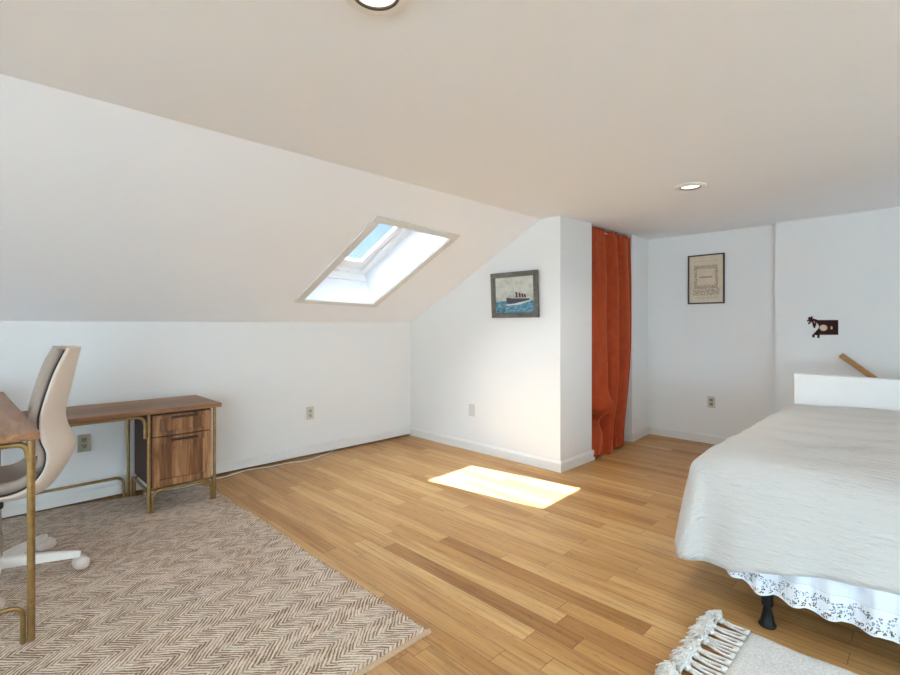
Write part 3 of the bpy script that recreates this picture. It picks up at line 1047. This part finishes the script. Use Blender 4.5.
# ------------------------------------------------------------------ small fringed rug beside the bed
TX0, TX1, TY0, TY1 = 1.46, 2.158, -1.1, 0.515
fr = thing('fringed_rug', 'small off-white woven rug with long white tassels beside the bed', 'rug', (1.8, -0.3, 0))
b = NB()
grid(b, lambda u, v: (TX0 + (TX1 - TX0) * u + 0.004 * math.sin(v * 40), TY0 + (TY1 - TY0) * v,
                      (0.002 if u in (0, 1) or v in (0, 1) else 0.012) + 0.0012 * math.sin(u * 37 + v * 21)), 40, 80)
obj('weave', b, m_throw, fr, True)
rt = random.Random(3)
NTAS = 15
for k in range(NTAS):
    x = TX1 - 0.022 - k * (TX1 - TX0 - 0.03) / (NTAS - 1)
    b = NB()
    ln = 0.092 + rt.uniform(-0.012, 0.012)
    dx = rt.uniform(-0.012, 0.012)
    kx, ky = x + dx, TY1 + ln
    ball(b, (x, TY1 + 0.002, 0.012), 0.011, 1.1, 0.9, 0.8, 10, 8)
    for s_ in (-1, 1):
        tube(b, [(x + 0.011 * s_, TY1 - 0.006, 0.012), (x + 0.012 * s_, TY1 + 0.02, 0.010), (x + dx * 0.5 + 0.009 * s_, TY1 + ln * 0.6, 0.010), (kx + 0.004 * s_, ky, 0.015)], [0.0052, 0.0048, 0.0055, 0.0065], 8)
    ball(b, (kx, ky + 0.006, 0.017), 0.0125, 1.2, 1.1, 0.9, 14, 10)
    # loose yarn ends
    for q in range(80):
        a = rt.uniform(-1.5, 1.5)
        el = rt.uniform(0.0, 1.1)
        l = rt.uniform(0.034, 0.062)
        d = Vector((math.sin(a) * math.cos(el) * 0.75, math.cos(a) * math.cos(el), math.sin(el) * 0.75))
        p0 = Vector((kx, ky + 0.008, 0.018)) + d * 0.006
        p1 = p0 + d * l * 0.55 + Vector((0, 0, 0.005))
        p2 = p0 + d * l
        p2.z = max(0.005, p2.z - 0.018)
        tube(b, [p0, p1, p2], [0.0036, 0.0040, 0.0020], 5)
    obj('tassel', b, m_tassel, fr, True)

# ------------------------------------------------------------------ curtain
cu = thing('curtain', 'rust orange velvet curtain hanging in the closet doorway', 'curtain', (4.36, 2.22, 0.0))
FOLD = [(t, (y, 0)) for t, y in ((0, 0.07), (0.07, 0.02), (0.14, -0.03), (0.24, -0.055), (0.34, -0.05), (0.40, 0.02), (0.445, 0.035), (0.49, -0.03), (0.55, -0.06), (0.61, -0.05), (0.65, 0.015),
        (0.69, 0.06), (0.73, 0.0), (0.79, -0.045), (0.86, -0.05), (0.92, 0.0), (0.96, -0.02), (1, 0.05))]
def curtain_panel(u0, u1, side):
    """two panels that part in a narrow gap; v runs down from the rod"""
    b = NB()
    def f(uu, v):
        u = u0 + (u1 - u0) * uu
        gap = 0.030 * min(1.0, v * 5) * max(0.0, 1 - max(0, v - 0.45) / 0.38) - 0.01 * max(0, (v - 0.8) / 0.2)
        k = uu if side < 0 else 1 - uu
        u += side * gap * k ** 2
        z = 2.094 - v * 2.077
        xl = 3.90 - 0.05 * max(0, (v - 0.9) / 0.1)
        xr = 4.826 - 0.235 * max(0, (v - 0.5) / 0.5) ** 1.6
        x = xl + (xr - xl) * u
        w = u + 0.02 * math.sin(v * 6) * v
        y = 2.215 + (0.45 + 0.55 * min(1, v * 4)) * interp(FOLD, min(1, max(0, w)))[0]
        y += 0.005 * math.sin(w * 31 + 2 * v)
        y += 0.010 * max(0, 1 - v / 0.03) * math.sin(u * 2 * math.pi * 15)      # gathered heading
        # slanting drag folds that run down to the pouch caught low on the left
        lowf = max(0, (v - 0.45) / 0.55)
        y += 0.020 * lowf * math.sin(24 * (u + 0.55 * v)) * math.exp(-((u - 0.3) / 0.35) ** 2)
        pk = math.exp(-((v - 0.79) / 0.045) ** 2) * math.exp(-((u - 0.24) / 0.17) ** 2)
        y -= 0.075 * pk
        lo = math.exp(-((v - 0.86) / 0.040) ** 2) * math.exp(-((u - 0.10) / 0.20) ** 2)
        y += 0.24 * lo
        pl = max(0, (v - 0.88) / 0.12)
        y -= 0.055 * pl * (0.7 + 0.3 * math.sin(u * 17)) * (1 if u < 0.75 else 0.6)
        x += 0.012 * math.sin(v * 9 + u * 5) * v + 0.03 * pk
        z += 0.018 * math.sin(u * 9) * pl
        return (x, y, max(0.004, z))
    grid(b, f, 90, 130)
    return b
for a0, a1, sd in ((0.0, 0.655, -1), (0.665, 1.0, 1)):
    cob = obj('drape', curtain_panel(a0, a1, sd), m_velvet, cu, True)
    solidify(cob, 0.004)
b = NB()
tube(b, [(3.93, 2.225, 2.07), (4.838, 2.225, 2.07)], 0.008, 10)
obj('curtain_rod', b, m_chrome, cu, True)

# ------------------------------------------------------------------ framed pictures
def flat_mat(name, fn, rough=0.6):
    m, nt, b = nmat(name, rough)
    fn(nt, b)
    return m
def sky_fn(nt, b):
    v = coords(nt)
    g = noise(nt, mapping(nt, v, (1, 9, 14)), 1.0, 4, 0.6)
    nt.links.new(ramp(nt, g, [(0.35, (0.40, 0.41, 0.37)), (0.52, (0.56, 0.57, 0.52)), (0.7, (0.66, 0.66, 0.60))]), b.inputs['Base Color'])
def sea_fn(nt, b):
    v = coords(nt)
    g = noise(nt, mapping(nt, v, (1, 22, 60)), 1.0, 4, 0.65)
    nt.links.new(ramp(nt, g, [(0.36, (0.035, 0.11, 0.18)), (0.5, (0.085, 0.24, 0.34)), (0.62, (0.20, 0.40, 0.50)), (0.74, (0.5, 0.6, 0.62))]), b.inputs['Base Color'])
m_psky = flat_mat('painted_sky', sky_fn)
m_psea = flat_mat('painted_sea', sea_fn)
m_phull, _, _ = nmat('painted_hull', 0.6, (0.055, 0.055, 0.065))
m_pdeck, _, _ = nmat('painted_superstructure', 0.6, (0.45, 0.38, 0.33))
m_pfun, _, _ = nmat('painted_funnel', 0.6, (0.075, 0.035, 0.03))
m_pfoam, _, _ = nmat('painted_foam', 0.6, (0.62, 0.66, 0.66))
m_prope, _, _ = nmat('painted_rigging', 0.6, (0.30, 0.31, 0.31))

# ship painting on the gable partition; it leans out a little at the top
sy0, sy1, sz0, sz1 = 2.356, 2.862, 1.264, 1.664
pic = thing('framed_picture', 'steamship painting in a grey frame on the sloped gable wall', 'picture', (XG, 2.62, 1.268))
def lean(b, x0=XG, z0=sz0, k=0.055):
    for v in b.verts:
        v.co.x -= k * (v.co.z - z0) 
    return b
def pic_rect(y0, y1, z0, z1, x0, x1, bev=0):
    b = NB()
    return box(b, x0, x1, y0, y1, z0, z1, bev)
b = NB()
fw = 0.036
for (a0, a1, c0, c1) in ((sy0, sy1, sz1 - fw, sz1), (sy0, sy1, sz0, sz0 + fw), (sy0, sy0 + fw, sz0 + fw, sz1 - fw), (sy1 - fw, sy1, sz0 + fw, sz1 - fw)):
    box(b, XG - 0.034, XG - 0.002, a0, a1, c0, c1, 0.005)
obj('frame', lean(b), m_pframe, pic)
b = NB()
g0 = fw - 0.002
for (a0, a1, c0, c1) in ((sy0 + g0, sy1 - g0, sz1 - g0 - .010, sz1 - g0), (sy0 + g0, sy1 - g0, sz0 + g0, sz0 + g0 + .010), (sy0 + g0, sy0 + g0 + .010, sz0 + g0, sz1 - g0), (sy1 - g0 - .010, sy1 - g0, sz0 + g0, sz1 - g0)):
    box(b, XG - 0.026, XG - 0.006, a0, a1, c0, c1)
obj('inner_lip', lean(b), m_pframe_in, pic)
hz = sz0 + 0.150
cv = obj('painted_sky', lean(pic_rect(sy0 + 0.03, sy1 - 0.03, hz - 0.01, sz1 - 0.03, XG - 0.016, XG - 0.008)), m_psky, pic)
obj('painted_sea', lean(pic_rect(sy0 + 0.03, sy1 - 0.03, sz0 + 0.03, hz, XG - 0.0165, XG - 0.008)), m_psea, pic)
def flat(name, pts, m, x):
    b = NB()
    prism(b, pts, 0, x, x + 0.0008)
    return obj(name, lean(b), m, pic)
def sy(u): return sy1 - 0.05 - u * (sy1 - sy0 - 0.10)       # u: 0 at the left of the picture, 1 at the right
def sz(v): return sz0 + 0.05 + v * (sz1 - sz0 - 0.10)
flat('painted_foam', [(sy(0.24), sz(0.22)), (sy(0.50), sz(0.245)), (sy(0.93), sz(0.335)), (sy(0.92), sz(0.31)), (sy(0.62), sz(0.21)), (sy(0.30), sz(0.19))], m_pfoam, XG - 0.0176)
flat('painted_hull', [(sy(0.28), sz(0.43)), (sy(0.31), sz(0.255)), (sy(0.42), sz(0.25)), (sy(0.90), sz(0.33)), (sy(0.905), sz(0.385)), (sy(0.70), sz(0.385)), (sy(0.45), sz(0.40))], m_phull, XG - 0.0184)
flat('painted_superstructure', [(sy(0.47), sz(0.395)), (sy(0.86), sz(0.38)), (sy(0.80), sz(0.43)), (sy(0.62), sz(0.455)), (sy(0.50), sz(0.46))], m_pdeck, XG - 0.0190)
for u, h in ((0.57, 0.135), (0.655, 0.11), (0.725, 0.085), (0.79, 0.065)):
    flat('painted_funnel', [(sy(u - 0.022), sz(0.42)), (sy(u + 0.026), sz(0.42)), (sy(u + 0.012), sz(0.44 + h)), (sy(u - 0.034), sz(0.45 + h))], m_pfun, XG - 0.0196)
flat('painted_rigging', [(sy(0.485), sz(0.40)), (sy(0.495), sz(0.40)), (sy(0.478), sz(0.72)), (sy(0.470), sz(0.72))], m_prope, XG - 0.0196)
flat('painted_rigging', [(sy(0.33), sz(0.42)), (sy(0.338), sz(0.42)), (sy(0.476), sz(0.69)), (sy(0.470), sz(0.69))], m_prope, XG - 0.0193)

# ornamental print in the alcove
py0, py1, pz0, pz1 = 1.480, 1.823, 1.416, 1.918
pr = thing('framed_print', 'beige ornamental print in a thin dark frame in the alcove', 'picture', (XA, 1.65, pz0))
b = NB()
fw = 0.013
for (a0, a1, c0, c1) in ((py0, py1, pz1 - fw, pz1), (py0, py1, pz0, pz0 + fw), (py0, py0 + fw, pz0 + fw, pz1 - fw), (py1 - fw, py1, pz0 + fw, pz1 - fw)):
    box(b, XA - 0.024, XA - 0.001, a0, a1, c0, c1, 0.002)
obj('frame', b, m_dframe, pr)
def print_fn(nt, b):
    v = coords(nt)
    s = sep(nt, v)
    W2, H = (py1 - py0) / 2, pz1 - pz0
    yy = M(nt, 'ABSOLUTE', M(nt, 'ADD', s[1], 1.65 - (py0 + py1) / 2))
    zz = s[2]
    def band(val, lo, hi):
        return M(nt, 'MULTIPLY', M(nt, 'GREATER_THAN', val, lo), M(nt, 'LESS_THAN', val, hi))
    n1 = noise(nt, v, 90, 3, 0.6)
    # ornamental border round a blank panel
    inner = M(nt, 'MULTIPLY', M(nt, 'LESS_THAN', yy, 0.083), band(zz, 0.190, 0.355))
    outer = M(nt, 'MULTIPLY', M(nt, 'LESS_THAN', yy, 0.112), band(zz, 0.155, 0.392))
    border = M(nt, 'SUBTRACT', outer, inner)
    bord = M(nt, 'MULTIPLY', border, M(nt, 'GREATER_THAN', n1, 0.48))
    foot = M(nt, 'MULTIPLY', M(nt, 'MULTIPLY', M(nt, 'LESS_THAN', yy, 0.125), band(zz, 0.085, 0.150)), M(nt, 'GREATER_THAN', n1, 0.50))
    n2 = noise(nt, mapping(nt, v, (1, 130, 30)), 1.0, 2)
    title = M(nt, 'MULTIPLY', M(nt, 'MULTIPLY', M(nt, 'LESS_THAN', yy, 0.062), band(zz, 0.264, 0.280)), M(nt, 'GREATER_THAN', n2, 0.40))
    small = M(nt, 'MULTIPLY', M(nt, 'MULTIPLY', M(nt, 'LESS_THAN', yy, 0.120), M(nt, 'MAXIMUM', band(zz, 0.052, 0.070), band(zz, 0.428, 0.440))), M(nt, 'GREATER_THAN', n2, 0.50))
    ink = M(nt, 'MAXIMUM', M(nt, 'MAXIMUM', bord, foot), M(nt, 'MAXIMUM', title, M(nt, 'MULTIPLY', small, 0.5)))
    paper = ramp(nt, noise(nt, v, 8, 3), [(0.3, (0.60, 0.50, 0.375)), (0.7, (0.69, 0.585, 0.45))])
    nt.links.new(mix(nt, M(nt, 'MULTIPLY', ink, 0.58), paper, (0.10, 0.065, 0.035)), b.inputs['Base Color'])
m_print = flat_mat('printed_paper', print_fn)
b = NB()
box(b, XA - 0.012, XA - 0.002, py0 + 0.008, py1 - 0.008, pz0 + 0.008, pz1 - 0.008)
obj('paper', b, m_print, pr)

# ------------------------------------------------------------------ wall plates
def outlet(label, origin, ex, nrm, plate, face, blank=False):
    """ex: direction across the plate, nrm: out of the wall"""
    o = Vector(origin)
    ex, nrm = Vector(ex), Vector(nrm)
    mt = frame_mtx(o, ex, Vector((0, 0, 1)), nrm)
    t = thing('wall_outlet', label, 'outlet', o, 'outlets on the walls')
    def put(name, bm_, m, par):
        bmesh.ops.transform(bm_, matrix=mt, verts=bm_.verts)
        return obj(name, bm_, m, par)
    b = NB()
    box(b, -0.036, 0.036, -0.058, 0.058, 0, 0.006, 0.002)
    put('plate', b, plate, t)
    if blank:
        b = NB()
        box(b, -0.018, 0.018, -0.034, 0.034, 0.006, 0.008, 0.001)
        put('rocker', b, face, t)
        return
    for k in (-1, 1):
        b = NB()
        box(b, -0.017, 0.017, k * 0.021 - 0.015, k * 0.021 + 0.015, 0.005, 0.0085, 0.003)
        s_ = put('socket', b, face, t)
        b = NB()
        box(b, -0.009, -0.005, k * 0.021 - 0.002, k * 0.021 + 0.009, 0.008, 0.0092)
        box(b, 0.005, 0.009, k * 0.021 - 0.002, k * 0.021 + 0.009, 0.008, 0.0092)
        box(b, -0.0035, 0.0035, k * 0.021 - 0.011, k * 0.021 - 0.005, 0.008, 0.0092)
        put('slots', b, m_slot, s_)
outlet('tan outlet plate under the desk return near the chair', (0.552, YL, 0.407), (1, 0, 0), (0, -1, 0), m_plate_beige, m_sock)
outlet('ivory outlet plate on the knee wall right of the walnut cabinet', (2.216, YL, 0.395), (1, 0, 0), (0, -1, 0), m_plate_ivory, m_sockw)
outlet('blank white wall plate on the gable wall below the ship painting', (XG, 3.136, 0.386), (0, -1, 0), (-1, 0, 0), m_plate_white, m_plate_white, True)
outlet('grey-beige outlet plate in the alcove below the ornamental print', (XA, 1.603, 0.421), (0, -1, 0), (-1, 0, 0), m_plate_ivory, m_sock)

# ------------------------------------------------------------------ animal-shaped switch plate
sp_o = Vector((XR, 0.674, 1.186))
swp = thing('switch_plate', 'dark red-brown cut-out animal switch plate on the stair wall', 'switch plate', sp_o)
def spx(px, py): return (0.682 - (px - 824.5) / 142.0, 1.186 - (py - 327.0) / 112.0)   # drawn on a grid of about a centimetre
body = [(815.5, 319.5), (818.5, 320.6), (838, 320.6), (838, 334.8), (820, 335), (819.8, 338), (817.6, 338.2), (817.8, 335.6), (816, 335.2), (814.6, 336),
        (815.2, 337.6), (812.8, 337.8), (812.4, 335.4), (815, 333), (819.2, 328.4), (819.4, 326), (817, 323.4), (813.6, 321.2), (812, 320.4)]
b = NB()
prism(b, [spx(*p) for p in body], 0, XR - 0.007, XR - 0.0005)
for (q0, q1, w) in (((814.5, 320.6), (811.5, 320.4), .9), ((812.2, 320.8), (808.2, 319.0), .45), ((812.2, 320.6), (807.4, 321.4), .45), ((812, 321), (808.6, 324.4), .45),
                    ((812.2, 320.4), (809.4, 317.6), .45), ((812.2, 320.4), (812, 316.9), .45), ((812.8, 321.4), (815, 328.2), .5), ((815.6, 322.6), (815.8, 326.4), .4)):
    p0, p1 = spx(*q0), spx(*q1)
    tube(b, [(XR - 0.004, *p0), (XR - 0.004, *p1)], w / 112.0 * 1.6, 8)
obj('plate', b, m_iron, swp)
b = NB()
c = spx(823.9, 328.1)
lathe(b, [(0.0, -0.021), (0.024, -0.020), (0.027, -0.014), (0.027, -0.006)], (XR, *c), 28, 'x')
obj('dimmer_knob', b, m_ivory, swp, True, 40)
b = NB()
c = spx(831.8, 328.1)
box(b, XR - 0.018, XR - 0.006, c[0] - 0.006, c[0] + 0.006, c[1] - 0.013, c[1] + 0.013, 0.003)
obj('toggle', b, m_ivory, swp)

# ------------------------------------------------------------------ stair handrail
hr = thing('handrail', 'oak handrail sloping down behind the white stair guard wall', 'handrail', (5.13, 0.56, 0.93))
b = NB()
d = Vector((0, -0.205, -0.175)).normalized()
n = Vector((0, -d.z, d.y))
if n.z < 0: n = -n
t = NB()
box(t, -0.021, 0.021, 0, 2.6, -0.021, 0.021, 0.008, 3)
join(b, t, frame_mtx(Vector((5.15, 0.560, 0.952)), Vector((1, 0, 0)), d, n))
obj('rail', b, m_rail, hr, True, 40)
for q in (0.35, 1.3, 2.25):
    p = Vector((5.15, 0.560, 0.952)) + d * q - n * 0.024
    b = NB()
    tube(b, round_path([p, p + Vector((0, 0, -0.045)), p + Vector((0.10, 0, -0.045))], 0.03), 0.006, 8)
    obj('bracket', b, m_chrome, hr, True)

# ------------------------------------------------------------------ white cable on the floor along the left wall
b = NB()
pts = []
for k in range(60):
    x = 0.88 + 1.55 * k / 59
    y = 3.955 - 0.035 * math.sin(k * 0.16) + 0.012 * math.sin(k * 0.5) + (0.055 if k > 50 else 0) * (k - 50) / 9
    pts.append((x, min(y, 4.018), 0.0165 if x < 1.28 and y < 3.9 else 0.006))
pts[-1] = (2.44, 4.021, 0.012)
tube(b, pts, 0.0045, 8)
tag(obj('power_cable', b, m_cord, None, True), 'thin white cable on the floor along the knee wall baseboard', 'cable')
